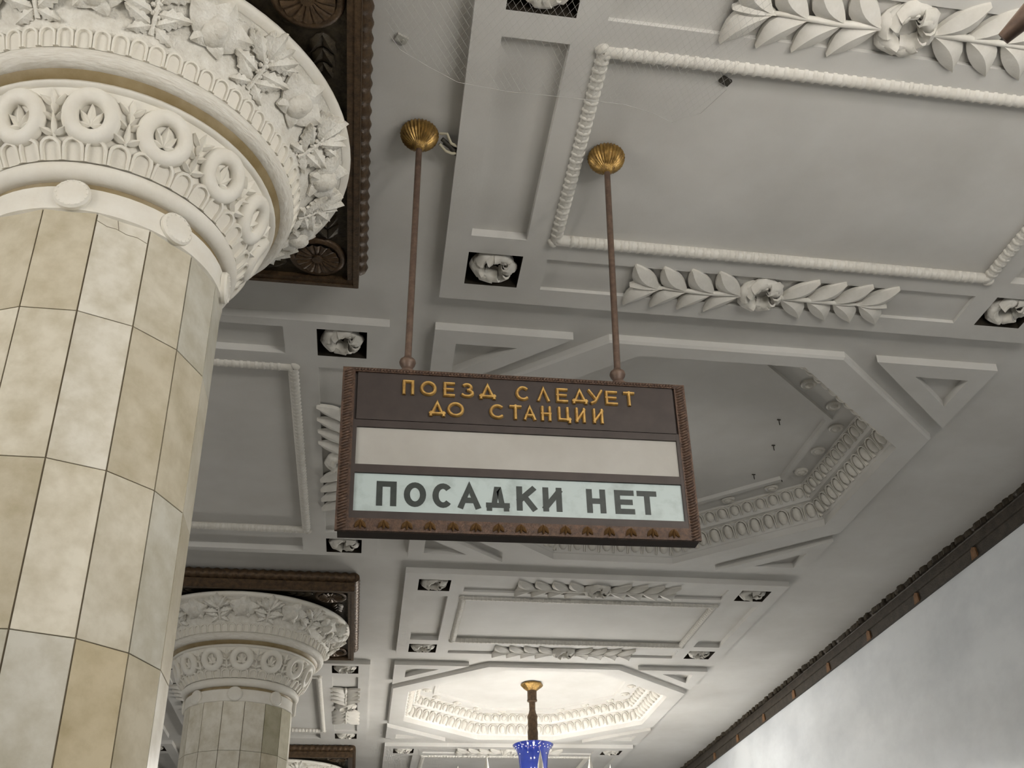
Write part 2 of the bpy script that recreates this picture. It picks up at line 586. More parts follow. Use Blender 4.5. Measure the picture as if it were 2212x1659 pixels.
def inter_panel(x, y):
    rec = []
    for s in (1, -1):
        a, b = sorted((s * 0.711, s * 0.986))
        rec.append((x + a, x + b, y - 1.15, y + 1.15, ZS + 0.020, 0))
        c, d = sorted((s * 1.272, s * 1.533))
        rec.append((x - 0.53, x + 0.53, y + c, y + d, ZS + 0.045, 0))
        for q in (1, -1):
            e, f = sorted((q * 1.272, q * 1.533))
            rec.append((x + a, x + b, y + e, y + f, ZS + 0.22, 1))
    rec.append((x - 0.568, x + 0.568, y - 1.135, y + 1.135, ZS + 0.025, 0))
    mb = stepped((x - IP_X, x + IP_X, y - IP_Y, y + IP_Y), ZS, rec, ZB)
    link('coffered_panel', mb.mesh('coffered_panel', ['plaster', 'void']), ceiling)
    for sx in (1, -1):
        for sy in (1, -1):
            rosette(x + sx * 0.8485, y + sy * 1.4025, ZS + 0.03, random.uniform(0, 6))
    rope(x, y, ZS, 0.568, 1.135)
    for s in (1, -1):
        laurel(x + s * 0.852, y, ZS + 0.012, PI / 2)


NX_, NY_ = 0.657, 0.754


def octo(a, b, c):
    """octagon |x|<=a, |y|<=b, nx|x|+ny|y|<=c"""
    xv = (c - NY_ * b) / NX_
    yv = (c - NX_ * a) / NY_
    return [(a, -yv), (a, yv), (xv, b), (-xv, b), (-a, yv), (-a, -yv), (-xv, -b), (xv, -b)]


def octagon(x, y, ornate=True):
    outer = octo(1.70, 1.62, 1.690)
    IA, IB, IC = 1.51, 1.50, 1.465
    prof = [(0, ZS), (0, 3.555), (0.010, 3.56), (0.080, 3.69), (0.112, 3.695), (0.118, 3.705), (0.175, 3.80), (0.185, 3.815),
            (0.345, 3.815), (0.350, 3.792), (0.392, 3.792), (0.400, 3.82)]
    mb = MB()
    rings = [[(x + px, y + py, ZB) for px, py in outer], [(x + px, y + py, ZS + 0.012) for px, py in outer],
             [(x + px, y + py, ZS) for px, py in octo(1.685, 1.605, 1.675)]]
    for d, z in prof:
        rings.append([(x + px, y + py, z) for px, py in octo(IA - d, IB - d, IC - d)])
    mb.rings(rings, True, False, True)
    # ceiling ground left and right of the octagon, inside its bounding rectangle
    for sx in (1, -1):
        for sy in (1, -1):
            yv = (1.690 - NX_ * 1.70) / NY_
            xv = (1.690 - NY_ * 1.62) / NX_
            mb.add([(x + sx * 1.70, y + sy * 1.62, ZB), (x + sx * 1.70, y + sy * yv, ZB), (x + sx * xv, y + sy * 1.62, ZB)], [(0, 1, 2)])
    link('octagon_coffer', mb.mesh('octagon_coffer', 'plaster'), ceiling)
    # raised triangles in the four corners
    for sx in (1, -1):
        for sy in (1, -1):
            tri = [(1.70, 1.61), (0.92, 1.61), (1.70, 0.915)]
            inn = [(1.575, 1.485), (1.225, 1.485), (1.575, 1.175)]
            mb = MB()
            tri = [(x + sx * px, y + sy * py) for px, py in tri]
            inn = [(x + sx * px, y + sy * py) for px, py in inn]
            mb.frame_ring(tri, inn, ZS, ZB + 0.01)
            link('triangle_panel', mb.mesh('triangle_panel', 'plaster'), ceiling)
    if not ornate:
        return
    for (d0, z0, d1, z1, me, pitch, nm) in ((0.010, 3.565, 0.080, 3.69, ME_EGG1, 0.122, 'egg_row'), (0.118, 3.708, 0.175, 3.80, ME_EGG2, 0.112, 'egg_row')):
        P0, P1 = octo(IA - d0, IB - d0, IC - d0), octo(IA - d1, IB - d1, IC - d1)
        fil = MB()
        n8 = len(P1)
        for i in range(n8):
            a, b = P1[i], P1[(i + 1) % n8]
            fil.tube([(x + a[0], y + a[1], z1 + 0.004), (x + b[0], y + b[1], z1 + 0.004)], 0.008, 6)
        row = link(nm, fil.mesh('egg_fillet', 'ornament', 60), ceiling)
        for i in range(n8):
            a, b = Vector(P0[i]), Vector(P0[(i + 1) % n8])
            c, d = Vector(P1[i]), Vector(P1[(i + 1) % n8])
            A = (a + c) / 2
            B = (b + d) / 2
            L = (B - A).length
            n = max(1, int(round(L / pitch)))
            t = (B - A).normalized()
            inward = Vector((-t.y, t.x))
            if inward.dot(-(A + B) / 2) < 0:
                inward = -inward
            up = (Vector((inward.x, inward.y, 0)) * (d1 - d0) + Vector((0, 0, z1 - z0))).normalized()
            tx = Vector((t.x, t.y, 0))
            nrm = tx.cross(up)
            if nrm.dot(Vector((inward.x, inward.y, 0))) < 0:
                tx = -tx
                nrm = tx.cross(up)
            for k in range(n):
                q = A + (B - A) * ((k + 0.5) / n)
                m = frame((x + q.x, y + q.y, (z0 + z1) / 2), tx, up, nrm)
                link('egg', me, row, m @ Matrix.Diagonal((L / n / pitch, 1, 1, 1)))
    # round bosses on the flat ring
    Q = octo(IA - 0.265, IB - 0.265, IC - 0.265)
    for i in range(8):
        a, b = Vector(Q[i]), Vector(Q[(i + 1) % 8])
        L = (b - a).length
        n = max(1, int(round(L / 0.40)))
        for k in range(n):
            q = a + (b - a) * ((k + 0.5) / n)
            link('disc', ME_DISC, ceiling, down(x + q.x, y + q.y, 3.815, 0))


for k in slab_ks:
    slab(XC, YS + k * PER)
slab(XL, YS + 2 * PER, False)
for k in oct_ks:
    octagon(XC, YO + k * PER, k >= 0)
octagon(XL, YO + PER, False)
octagon(XL, YO - PER, False)
for k in inter_ks:
    inter_panel(CX, YO + k * PER)

# hooks left in the first octagon
for hx, hy in ((2.86, 6.50), (2.868, 6.962), (3.10, 6.98), (2.77, 6.14)):
    mb = MB()
    mb.tube([(0, 0, 0.0), (0, 0, -0.03), (0.002, 0, -0.045)], 0.0035, 6)
    mb.box(-0.013, 0.013, -0.004, 0.004, -0.006, 0.0)
    link('hook', mb.mesh('hook', 'dark_cable', 50), ceiling, T(hx, hy, 3.82))

# bronze frieze along the platform wall
mb = MB()
prof = [(XW + 0.01, 3.30), (XW - 0.022, 3.30), (XW - 0.022, 3.312), (XW - 0.014, 3.318), (XW - 0.014, 3.40), (XW - 0.026, 3.405), (XW - 0.026, 3.42),
        (XW - 0.012, 3.425), (XW - 0.008, 3.50), (XW - 0.03, 3.53), (XW - 0.03, ZB + 0.005)]
mb.rings([[(px, YN, pz) for px, pz in prof], [(px, YE, pz) for px, pz in prof]], closed=False)
frieze = tag(link('trim_1', mb.mesh('frieze', 'fascia')), 'dark bronze frieze running between ceiling and marble wall', kind='structure')
mb = MB()
y = 4.0
while y < 26:
    w = random.uniform(0.03, 0.11)
    h = random.uniform(0.004, 0.034)
    mb.prism([(-w / 2, 0), (w / 2, 0), (w * 0.42, h * 0.8), (w * 0.1, h), (-w * 0.4, h * 0.7)], 0, 0.05)
    n = 10
    for i in range(len(mb.v) - n, len(mb.v)):
        a, b, c = mb.v[i]
        mb.v[i] = (XW - 0.028 - b, y + a, ZB - 0.05 + c)
    y += w * random.uniform(0.9, 1.6)
tag(link('crest', mb.mesh('crest', 'bronze_panel'), frieze), kind='stuff')
for i in range(14):
    mb = MB()
    mb.prism([(-0.045, 0), (0.045, 0), (0.035, 0.08), (0.01, 0.10), (-0.03, 0.085)], 0, 0.016)
    m = frame((XW - 0.012, 5.22 + i * 1.0, 3.303), (0, 1, 0), (0, 0, 1), (1, 0, 0)) @ Matrix.Scale(-1, 4, (0, 0, 1))
    link('gilt_tab', mb.mesh('gilt_tab', 'copper'), frieze, m)

# ------------------------------------------------------------------ columns
RAD = 0.452
ROWS = [2.572, 2.155, 1.607, 1.06, 0.512, -0.036, -0.583, -1.13, ZF]
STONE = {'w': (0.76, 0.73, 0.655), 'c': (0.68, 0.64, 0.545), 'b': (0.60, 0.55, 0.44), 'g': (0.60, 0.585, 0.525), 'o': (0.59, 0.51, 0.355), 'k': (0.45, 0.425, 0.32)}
# facet 0 looks along -Y, facet 4 along +X
MAP = {0: {-1: 'b', 0: 'b', 1: 'w', 2: 'c', 3: 'g', 4: 'g'}, 1: {-2: 'g', -1: 'c', 0: 'c', 1: 'w', 2: 'b', 3: 'b', 4: 'c'},
       2: {-1: 'b', 0: 'b', 1: 'c', 2: 'c', 3: 'g', 4: 'b'}, 3: {0: 'g', 1: 'g', 2: 'o', 3: 'b', 4: 'w', -1: 'c'}}


def prof_at(prof, s):
    """point and tangent at fraction s of a polyline profile"""
    L = [0]
    for (a, b), (c, d) in zip(prof, prof[1:]):
        L.append(L[-1] + math.hypot(c - a, d - b))
    q = s * L[-1]
    for i in range(len(prof) - 1):
        if q <= L[i + 1] + 1e-9:
            t = (q - L[i]) / (L[i + 1] - L[i])
            a, b = prof[i], prof[i + 1]
            d = Vector((b[0] - a[0], b[1] - a[1])).normalized()
            return a[0] + (b[0] - a[0]) * t, a[1] + (b[1] - a[1]) * t, d
    return None


def on_surface(prof, s, th, lift=0.0):
    r, z, d = prof_at(prof, s)
    er = Vector((math.cos(th), math.sin(th), 0))
    et = Vector((-math.sin(th), math.cos(th), 0))
    up = er * d.x + Vector((0, 0, d.y))
    n = et.cross(up).normalized()
    return frame(er * r + Vector((0, 0, z)) + n * lift, et, up, n)


LOWER = [(0.505, 2.795), (0.520, 2.85), (0.548, 2.92), (0.600, 2.99)]
UPPER = [(0.672, 3.095), (0.692, 3.15), (0.735, 3.215), (0.800, 3.278), (0.868, 3.332)]


def tongue_mesh(name, w, h, d):
    mb = MB()
    arc = [(-w * 0.40 * math.cos(a), h - w * 0.40 + w * 0.40 * math.sin(a)) for a in (0, R_(30), R_(60), R_(90), R_(120), R_(150), PI)]
    pts = [(-w * 0.40, 0)] + arc + [(w * 0.40, 0)]
    mb.stroke(pts[::-1], w * 0.095, d)
    n = len(pts)
    mb.add([(px * 0.9, py, d * 0.25) for px, py in pts], [tuple(range(n - 1, -1, -1))])
    return mb.mesh(name, 'capital', 45)


ME_TONGUE1 = tongue_mesh('tongue_large', 0.078, 0.075, 0.016)
ME_TONGUE2 = tongue_mesh('tongue_small', 0.062, 0.068, 0.014)
ME_WREATH = torus_mb(0.069, 0.029, 24, 8, 1.0).mesh('wreath', 'capital', 70)
_p = MB()
for a, L, W in ((0, 0.075, 0.028), (38, 0.062, 0.024), (-38, 0.062, 0.024), (80, 0.048, 0.022), (-80, 0.048, 0.022)):
    _p.merge(leaf_mb(L, W, 0.008, 0.006, 5, 3, 0.003), T(0, -0.032, 0) @ Matrix.Rotation(R_(a), 4, 'Z'))
ME_PALM = _p.mesh('wreath_leaf', 'capital', 50)
_p = MB()
for a, L, W, oy in ((0, 0.085, 0.030, 0.07), (52, 0.055, 0.026, 0.10), (-52, 0.055, 0.026, 0.10), (60, 0.05, 0.024, 0.05), (-60, 0.05, 0.024, 0.05), (65, 0.055, 0.026, -0.005), (-65, 0.055, 0.026, -0.005), (0, 0.09, 0.022, -0.02)):
    _p.merge(leaf_mb(L, W, 0.012, 0.010, 5, 3, 0.003, curl=0.012), T(0, oy - 0.06, 0) @ Matrix.Rotation(R_(a), 4, 'Z'))
ME_ACANTHUS = _p.mesh('acanthus', 'capital', 50)
_p = ellipsoid_mb(0.056, 0.060, 0.052, 14, 6)
_p.merge(ellipsoid_mb(0.030, 0.034, 0.016, 10, 4), T(0.006, 0.012, 0.042))
ME_FRUIT = _p.mesh('fruit', 'relief', 60)
ME_SEPAL = leaf_mb(0.128, 0.128, 0.018, 0.012, 7, 3, 0.006, peak=0.30, curl=0.006).mesh('sepal', 'relief', 45)
ME_OAK = leaf_mb(0.118, 0.056, 0.012, 0.010, 9, 3, 0.006, serr=0.22, curl=0.016).mesh('oak_leaf', 'relief', 45)
_p = MB()
_p.tube([(0, -0.085, 0.008), (0.004, 0, 0.014), (0, 0.075, 0.010)], [0.010, 0.008, 0.004], 6)
for i in range(9):
    _p.merge(ellipsoid_mb(0.010, 0.010, 0.011, 6, 2), T(0.012 * math.cos(i * 2.4), -0.02 + 0.009 * i, 0.010))
ME_SPRAY = _p.mesh('oak_stem', 'relief', 50)
_p = MB().lathe([(0.062, 0.0), (0.062, 0.014), (0.055, 0.022), (0.045, 0.020), (0.040, 0.022), (0.001, 0.022)], 24)
for i in range(16):
    a = 2 * PI * i / 16
    _p.merge(ellipsoid_mb(0.005, 0.005, 0.004, 6, 2), T(0.052 * math.cos(a), 0.052 * math.sin(a), 0.020))
ME_NECKDISC = _p.mesh('neck_disc', 'capital', 40)
# a tile of one facet: outer face towards local -Y, x along the facet, height 1
def tile_mesh(h):
    mb = MB()
    g = 0.0027
    gz = 0.0014
    w1 = RAD * math.sin(PI / 16) - g
    y1 = -RAD * math.cos(PI / 16)
    w0 = w1 * 0.95
    y0 = y1 + 0.022
    b = 0.0012
    rings = []
    for zz, k in ((-h + gz, 0), (-h + gz + b, 1), (-gz - b, 1), (-gz, 0)):
        ww = w1 if k else w1 - b
        yy = y1 if k else y1 + b
        rings.append([(-ww, yy, zz), (ww, yy, zz), (w0, y0, zz), (-w0, y0, zz)])
    mb.rings(rings, True, True, True)
    return mb.mesh('marble_tile', 'marble')


TILES = [tile_mesh(a - b) for a, b in zip(ROWS, ROWS[1:])]


def build_column():
    root = bpy.data.objects.new('column', None)
    col.objects.link(root)
    root.empty_display_size = 0.3
    Z0 = ZF

    def part(name, me, m=None, parent=root):
        mm = T(0, 0, -Z0) if parent is root else Matrix.Identity(4)
        return link(name, me, parent, mm @ m if m is not None else mm)

    mb = MB().lathe([(RAD - 0.0045, ZF), (RAD - 0.0045, 2.575)], 16, a0=PI / 16)
    shaft = part('shaft', mb.mesh('shaft', 'grout'))
    shaft.matrix_basis = T(0, 0, -Z0)
    for r, me in enumerate(TILES):
        for f in range(-6, 10):
            key = MAP.get(r, {}).get(f)
            if key is None:
                key = random.choice('wcbgcbo')
            o = link('marble_tile', me, shaft, Matrix.Rotation(2 * PI * f / 16, 4, 'Z') @ T(0, 0, ROWS[r]))
            j = random.uniform(0.96, 1.04)
            c = STONE[key]
            o.color = (c[0] * j, c[1] * j, c[2] * j, 1)
            o['facet'] = f
            o['course'] = r
    mb = MB().lathe([(0.44, 2.560), (0.456, 2.566), (0.456, 2.662), (0.449, 2.668), (0.440, 2.668)], 64)
    part('neck_band', mb.mesh('neck_band', 'capital', 40))
    mb = MB().lathe([(0.443, 2.664), (0.445, 2.690), (0.452, 2.694)], 64)
    part('gilt_groove', mb.mesh('gilt_groove_low', 'groove', 60))
    for i in range(8):
        th = -PI / 2 + i * PI / 4
        er = Vector((math.cos(th), math.sin(th), 0))
        part('neck_disc', ME_NECKDISC, frame(er * 0.453 + Vector((0, 0, 2.622)), (-er.y, er.x, 0), (0, 0, 1), er))
    # lower torus
    pr = [(0.445, 2.690)] + [(0.458 + 0.037 * math.cos(a), 2.724 + 0.035 * math.sin(a)) for a in [R_(-90 + 15 * i) for i in range(13)]] + [(0.450, 2.760)]
    part('torus_ring', MB().lathe(pr, 72).mesh('torus_ring', 'capital', 60))
    mb = MB().lathe([(0.452, 2.755), (0.478, 2.765), (0.503, 2.80)] + LOWER[1:], 72)
    part('lower_bell', mb.mesh('lower_bell', 'capital', 60))
    seat = [(0.476, 2.762), (0.503, 2.80), (0.520, 2.85)]
    for i in range(42):
        part('tongue', ME_TONGUE1, on_surface(seat, 0.0, 2 * PI * (i + 0.3) / 42, 0.001))
    for i in range(14):
        th = R_(-86.2) + 2 * PI * i / 14
        w = part('wreath', ME_WREATH, on_surface(LOWER, 0.53, th, 0.012) @ Matrix.Diagonal((1.02, 1.10, 1, 1)))
        link('wreath_leaf', ME_PALM, w, T(0, 0, -0.006))
        part('acanthus', ME_ACANTHUS, on_surface(LOWER, 0.50, th + PI / 14, 0.0))
    mb = MB().lathe([(0.596, 2.985), (0.612, 2.984), (0.620, 2.994), (0.614, 3.006), (0.596, 3.008)], 72)
    part('fillet_ring', mb.mesh('fillet_ring', 'capital', 60))
    mb = MB().lathe([(0.590, 3.004), (0.606, 3.008), (0.622, 3.018), (0.636, 3.036), (0.62, 3.045)], 72)
    part('gilt_groove', mb.mesh('gilt_groove', 'groove', 60))
    pr = [(0.625, 3.036)] + [(0.644 + 0.042 * math.cos(a), 3.069 + 0.035 * math.sin(a)) for a in [R_(-100 + 15 * i) for i in range(14)]] + [(0.64, 3.102)]
    mb = MB()
    n = 144
    rings = []
    for rr, zz in pr:
        rings.append([((rr + random.uniform(-0.0022, 0.0022)) * math.cos(2 * PI * k / n), (rr + random.uniform(-0.0022, 0.0022)) * math.sin(2 * PI * k / n), zz) for k in range(n)])
    mb.rings(rings)
    part('bark_roll', mb.mesh('bark_roll', 'bark', 70))
    mb = MB().lathe([(0.64, 3.095)] + UPPER + [(0.885, 3.336)], 96)
    part('upper_bell', mb.mesh('upper_bell', 'relief', 60))
    for i in range(72):
        part('tongue', ME_TONGUE2, on_surface(UPPER[:2], 0.0, 2 * PI * (i + 0.05) / 72, 0.001))
    for i in range(12):
        th = R_(-87.5) + 2 * PI * i / 12
        fr = part('fruit', ME_FRUIT, on_surface(UPPER, 0.66, th, 0.004))
        for a, s in ((-10, 0.95), (-78, 1.0), (62, 1.0), (135, 0.7), (-150, 0.7)):
            link('sepal', ME_SEPAL, fr, Matrix.Rotation(R_(a), 4, 'Z') @ T(0, 0.004, -0.002) @ Matrix.Scale(s, 4))
        sp = part('oak_spray', ME_SPRAY, on_surface(UPPER, 0.60, th + PI / 12, 0.002))
        for (lx, ly, a, s) in ((0, 0.05, 0, 1.0), (0.012, 0.03, -42, 1.0), (-0.012, 0.03, 42, 1.0), (0.012, -0.01, -78, 0.95), (-0.012, -0.01, 78, 0.95),
                               (0.010, -0.05, -62, 0.85), (-0.010, -0.05, 62, 0.85), (0.02, 0.055, -20, 0.8), (-0.02, 0.055, 22, 0.8), (0.005, -0.055, -118, 0.7), (-0.005, -0.055, 118, 0.7), (0.05, 0.045, -58, 0.7), (-0.05, 0.045, 58, 0.7)):
            link('leaf', ME_OAK, sp, T(lx, ly, 0.002) @ Matrix.Rotation(R_(a + random.uniform(-8, 8)), 4, 'Z') @ Matrix.Scale(s, 4))
    mb = MB().lathe([(0.868, 3.330), (0.892, 3.336), (0.902, 3.350), (0.900, 3.364), (0.885, 3.374), (0.86, 3.384), (0.3, 3.384)], 96)
    part('rim', mb.mesh('rim', 'capital', 50))
    # bronze abacus
    mb = MB()
    so = [(-0.94, -0.94), (0.94, -0.94), (0.94, 0.94), (-0.94, 0.94)]
    si = [(-0.885, -0.885), (0.885, -0.885), (0.885, 0.885), (-0.885, 0.885)]
    mb.frame_ring(so, si, 3.386, 3.46)
    mb.frame_ring([(px * 0.995, py * 0.995) for px, py in so], [(px * 0.972, py * 0.972) for px, py in so], 3.381, 3.39)
    ab = part('abacus', mb.mesh('abacus', 'bronze'))
    mb = MB()
    mb.box(-0.90, 0.90, -0.90, 0.90, 3.412, 3.50)
    part('abacus_panel', mb.mesh('abacus_panel', 'bronze_panel'))
    # twisted rope border against the ceiling
    mb = MB()
    hw = 0.937
    for (ax, ay, bx, by) in ((-hw, -hw, hw, -hw), (hw, -hw, hw, hw), (hw, hw, -hw, hw), (-hw, hw, -hw, -hw)):
        L = 2 * hw
        d = Vector((bx - ax, by - ay, 0)).normalized()
        s = Vector((-d.y, d.x, 0))
        n = 150
        rings = []
        for i in range(n + 1):
            q = Vector((ax, ay, 3.503)) + d * (L * i / n)
            ring = []
            for k in range(10):
                a = 2 * PI * k / 10
                rr = 0.041 + 0.0045 * math.sin(i * 1.05 + a * 1.0)
                ring.append(q + rr * (math.cos(a) * s + math.sin(a) * Vector((0, 0, 1.05))))
            rings.append(ring)
        mb.rings(rings, True, True, True)
    part('rope_border', mb.mesh('rope_border', 'bronze', 60))
    ring = torus_mb(0.118, 0.022, 28, 8, 0.8)
    me_ring = ring.mesh('medallion', 'bronze', 60)
    mb = MB()
    rings = []
    nn = 64
    for rr in (0.102, 0.085, 0.055, 0.026, 0.024, 0.001):
        zz = 0.016 if rr > 0.025 else 0.026
        rings.append([(rr * math.cos(2 * PI * k / nn), rr * math.sin(2 * PI * k / nn), zz + (0.010 * abs(math.cos(8 * 2 * PI * k / nn)) if rr > 0.03 else 0)) for k in range(nn)])
    mb.rings(rings)
    me_flower = mb.mesh('medallion_flower', 'bronze', 50)
    me_bl = leaf_mb(0.12, 0.05, 0.012, 0.008, 7, 3, 0.004, serr=0.15).mesh('scroll_leaf', 'bronze_panel', 45)
    for sx in (1, -1):
        for sy in (1, -1):
            md = part('medallion', me_ring, down(sx * 0.742, sy * 0.742, 3.412, 0))
            link('flower', me_flower, md)
            for dx, dy in ((-sx, 0), (0, -sy)):
                for j in range(3):
                    for q in (-28, 28):
                        px = sx * 0.742 + dx * (0.15 + 0.07 * j) + (sx * 0.05 if dx == 0 else 0)
                        py = sy * 0.742 + dy * (0.15 + 0.07 * j) + (sy * 0.05 if dy == 0 else 0)
                        part('scroll_leaf', me_bl, down(px, py, 3.412, math.atan2(dy, dx) + R_(q)) @ Matrix.Scale(0.9 - 0.12 * j, 4))
    return root


column = build_column()
column.location = (CX, YS, ZF)
tag(column, 'nearest faceted marble column with carved white capital, left of the hanging sign', 'column', 'faceted marble columns')
c2 = copy_tree(column)
c2.location = (CX, YS + PER, ZF)
c2['label'] = 'second marble column, smaller, its capital below and left of the hanging sign'
c3 = copy_tree(column)
c3.location = (CX, YS + 2 * PER, ZF)
c3['label'] = 'farthest column, only its capital rim and bronze abacus peeping over the bottom edge'
for c in (c2, c3):
    for sh in c.children:
        for t in sh.children:
            if t.get('facet') is not None:
                f = t['facet']
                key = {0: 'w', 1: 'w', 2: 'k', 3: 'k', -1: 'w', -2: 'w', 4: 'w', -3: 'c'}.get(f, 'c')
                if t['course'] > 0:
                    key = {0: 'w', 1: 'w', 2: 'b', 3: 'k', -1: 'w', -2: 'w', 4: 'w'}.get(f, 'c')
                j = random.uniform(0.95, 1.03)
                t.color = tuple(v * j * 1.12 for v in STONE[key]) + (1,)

# the cracked tile of the first column
mb = MB()
mb.tube([(-0.085, 0, 0), (-0.05, 0, -0.012), (-0.02, 0, -0.010), (0.015, 0, -0.020), (0.05, 0, -0.018), (0.085, 0, -0.030)], 0.0013, 5)
mb.tube([(-0.012, 0, -0.012), (-0.02, 0, 0.025), (-0.028, 0, 0.050)], 0.0011, 5)
for sh in column.children:
    if sh.name.startswith('shaft'):
        link('crack', mb.mesh('crack', 'grout'), sh, Matrix.Rotation(2 * PI / 16, 4, 'Z') @ T(0, -RAD * math.cos(PI / 16), 2.535))

# ------------------------------------------------------------------ hanging sign
SCX, SCY, SCZ = 0.52, 3.48, 1.93
sign = bpy.data.objects.new('hanging_sign', None)
col.objects.link(sign)
sign.location = (SCX, SCY, 1.58)
tag(sign, 'brown bronze hanging train sign with gold lettering on two thin rods', 'sign')
BODY = T(0, 0, SCZ - 1.58) @ Matrix.Rotation(R_(-0.8), 4, 'Y')


def yface(y):
    """frame on the front of the sign: local x right, y up, z towards the viewer"""
    return frame((0, y, 0), (1, 0, 0), (0, 0, 1), (0, -1, 0))


FY = -0.035
mb = MB()
mb.box(-0.655, 0.655, FY + 0.012, 0.035, -0.338, 0.335)
back = link('housing', mb.mesh('housing', 'sign_dark'), sign, BODY)


def rect(x0, x1, y0, y1):
    return [(x0, y0), (x1, y0), (x1, y1), (x0, y1)]


mb = MB()
mb.frame_ring(rect(-0.664, 0.660, -0.340, 0.334), rect(-0.618, 0.617, -0.292, 0.316), 0, 0.014)
fr = link('frame', mb.mesh('frame', 'sign_frame'), sign, BODY @ yface(FY + 0.012))
# fine twisted ribbing on the sides and along the top
mb = MB()
lump = ellipsoid_mb(0.021, 0.0065, 0.010, 8, 2)
for i in range(56):
    yy = -0.33 + i * 0.0118
    for xx in (-0.641, 0.6385):
        mb.merge(lump, T(xx, yy, 0.013) @ Matrix.Rotation(R_(28), 4, 'Z'))
lump = ellipsoid_mb(0.0085, 0.0062, 0.007, 8, 2)
for i in range(104):
    mb.merge(lump, T(-0.615 + i * 0.01192, 0.3255, 0.013) @ Matrix.Rotation(R_(60), 4, 'Z'))
tag(link('ribbing', mb.mesh('ribbing', 'sign_frame', 60), sign, BODY @ yface(FY + 0.012)), kind='stuff')
# leaf border along the bottom
lm = MB()
for a in (33, -33):
    lm.merge(leaf_mb(0.036, 0.016, 0.006, 0.004, 5, 3, 0.002), T(0, 0.016, 0) @ Matrix.Rotation(R_(a + 180), 4, 'Z'))
lm.merge(leaf_mb(0.034, 0.010, 0.006, 0.004, 5, 3, 0.001), T(0, -0.018, 0))
lm = lm.mesh('border_leaf', 'bronze', 50)
lm.materials[0] = noise_mat('border_leaf_bronze', (0.10, 0.055, 0.02), (0.20, 0.11, 0.04), 60.0, 0.45, metal=0.4)
for i in range(15):
    link('border_leaf', lm, sign, BODY @ yface(FY - 0.002) @ T(-0.577 + i * 0.0809, -0.316, 0))
# header plate with raised letters
mb = MB()
mb.box(-0.608, 0.610, 0.113, 0.316, -0.003, 0.004)
header = link('header_plate', mb.mesh('header_plate', 'sign_dark'), sign, BODY @ yface(FY + 0.008))
mb = MB()
mb.box(-0.618, 0.617, 0.079, 0.108, 0, 0.010)
mb.box(-0.618, 0.617, -0.110, -0.0765, 0, 0.010)
mb.box(-0.618, 0.617, -0.293, -0.2625, 0, 0.010)
mb.box(-0.618, -0.604, -0.293, 0.108, 0, 0.0105)
mb.box(0.6045, 0.617, -0.293, 0.108, 0, 0.0105)
link('glazing_bars', mb.mesh('glazing_bars', 'sign_dark'), sign, BODY @ yface(FY + 0.010))
mb = MB()
mb.box(-0.606, 0.606, -0.078, 0.081, 0, 0.004)
link('blank_glass', mb.mesh('blank_glass', 'glass_white'), sign, BODY @ yface(FY + 0.011))
mb = MB()
mb.box(-0.606, 0.606, -0.264, -0.109, 0, 0.004)
glass = link('lettered_glass', mb.mesh('lettered_glass', 'glass_green'), sign, BODY @ yface(FY + 0.011))


def arc(cx, cy, rx, ry, a0, a1, n):
    return [(cx + rx * math.cos(R_(a0 + (a1 - a0) * i / n)), cy + ry * math.sin(R_(a0 + (a1 - a0) * i / n))) for i in range(n + 1)]


GLYPH = {
    'П': [([(0, 0), (0, 1), (1, 1), (1, 0)], 0)],
    'О': [(arc(.5, .5, .5, .5, 0, 345, 23), 1)],
    'Е': [([(1, 1), (0, 1), (0, 0), (1, 0)], 0), ([(0, .5), (.88, .5)], 0)],
    'З': [(arc(.46, .76, .40, .24, 155, -90, 12), 0), (arc(.46, .26, .52, .26, 90, -158, 12), 0)],
    'Д': [([(.12, .10), (.5, 1), (.88, .10)], 0), ([(0, .08), (1, .08)], 0), ([(.02, .1), (.02, -.06)], 0), ([(.98, .1), (.98, -.06)], 0)],
    'С': [(arc(.52, .5, .52, .5, 42, 318, 18), 0)],
    'Л': [([(0, 0), (.5, 1), (1, 0)], 0)],
    'У': [([(0, 1), (.52, .36)], 0), ([(1, 1), (.45, .12), (.2, 0)], 0)],
    'Т': [([(0, 1), (1, 1)], 0), ([(.5, 1), (.5, 0)], 0)],
    'А': [([(0, 0), (.5, 1), (1, 0)], 0), ([(.2, .3), (.8, .3)], 0)],
    'Н': [([(0, 0), (0, 1)], 0), ([(1, 0), (1, 1)], 0), ([(0, .5), (1, .5)], 0)],
    'Ц': [([(0, 1), (0, .08), (1, .08)], 0), ([(.82, 1), (.82, .08)], 0), ([(1, .1), (1, -.12)], 0)],
    'И': [([(0, 1), (0, 0)], 0), ([(0, .08), (1, .92)], 0), ([(1, 1), (1, 0)], 0)],
    'К': [([(0, 0), (0, 1)], 0), ([(.95, 1), (.05, .42)], 0), ([(.36, .60), (1, 0)], 0)],
    'D': [([(.30, .16), (.44, .93), (.56, .93), (.72, .16)], 0), ([(0, .10), (1, .10)], 0), ([(.04, .1), (.04, -.07)], 0), ([(.96, .1), (.96, -.07)], 0)],
}


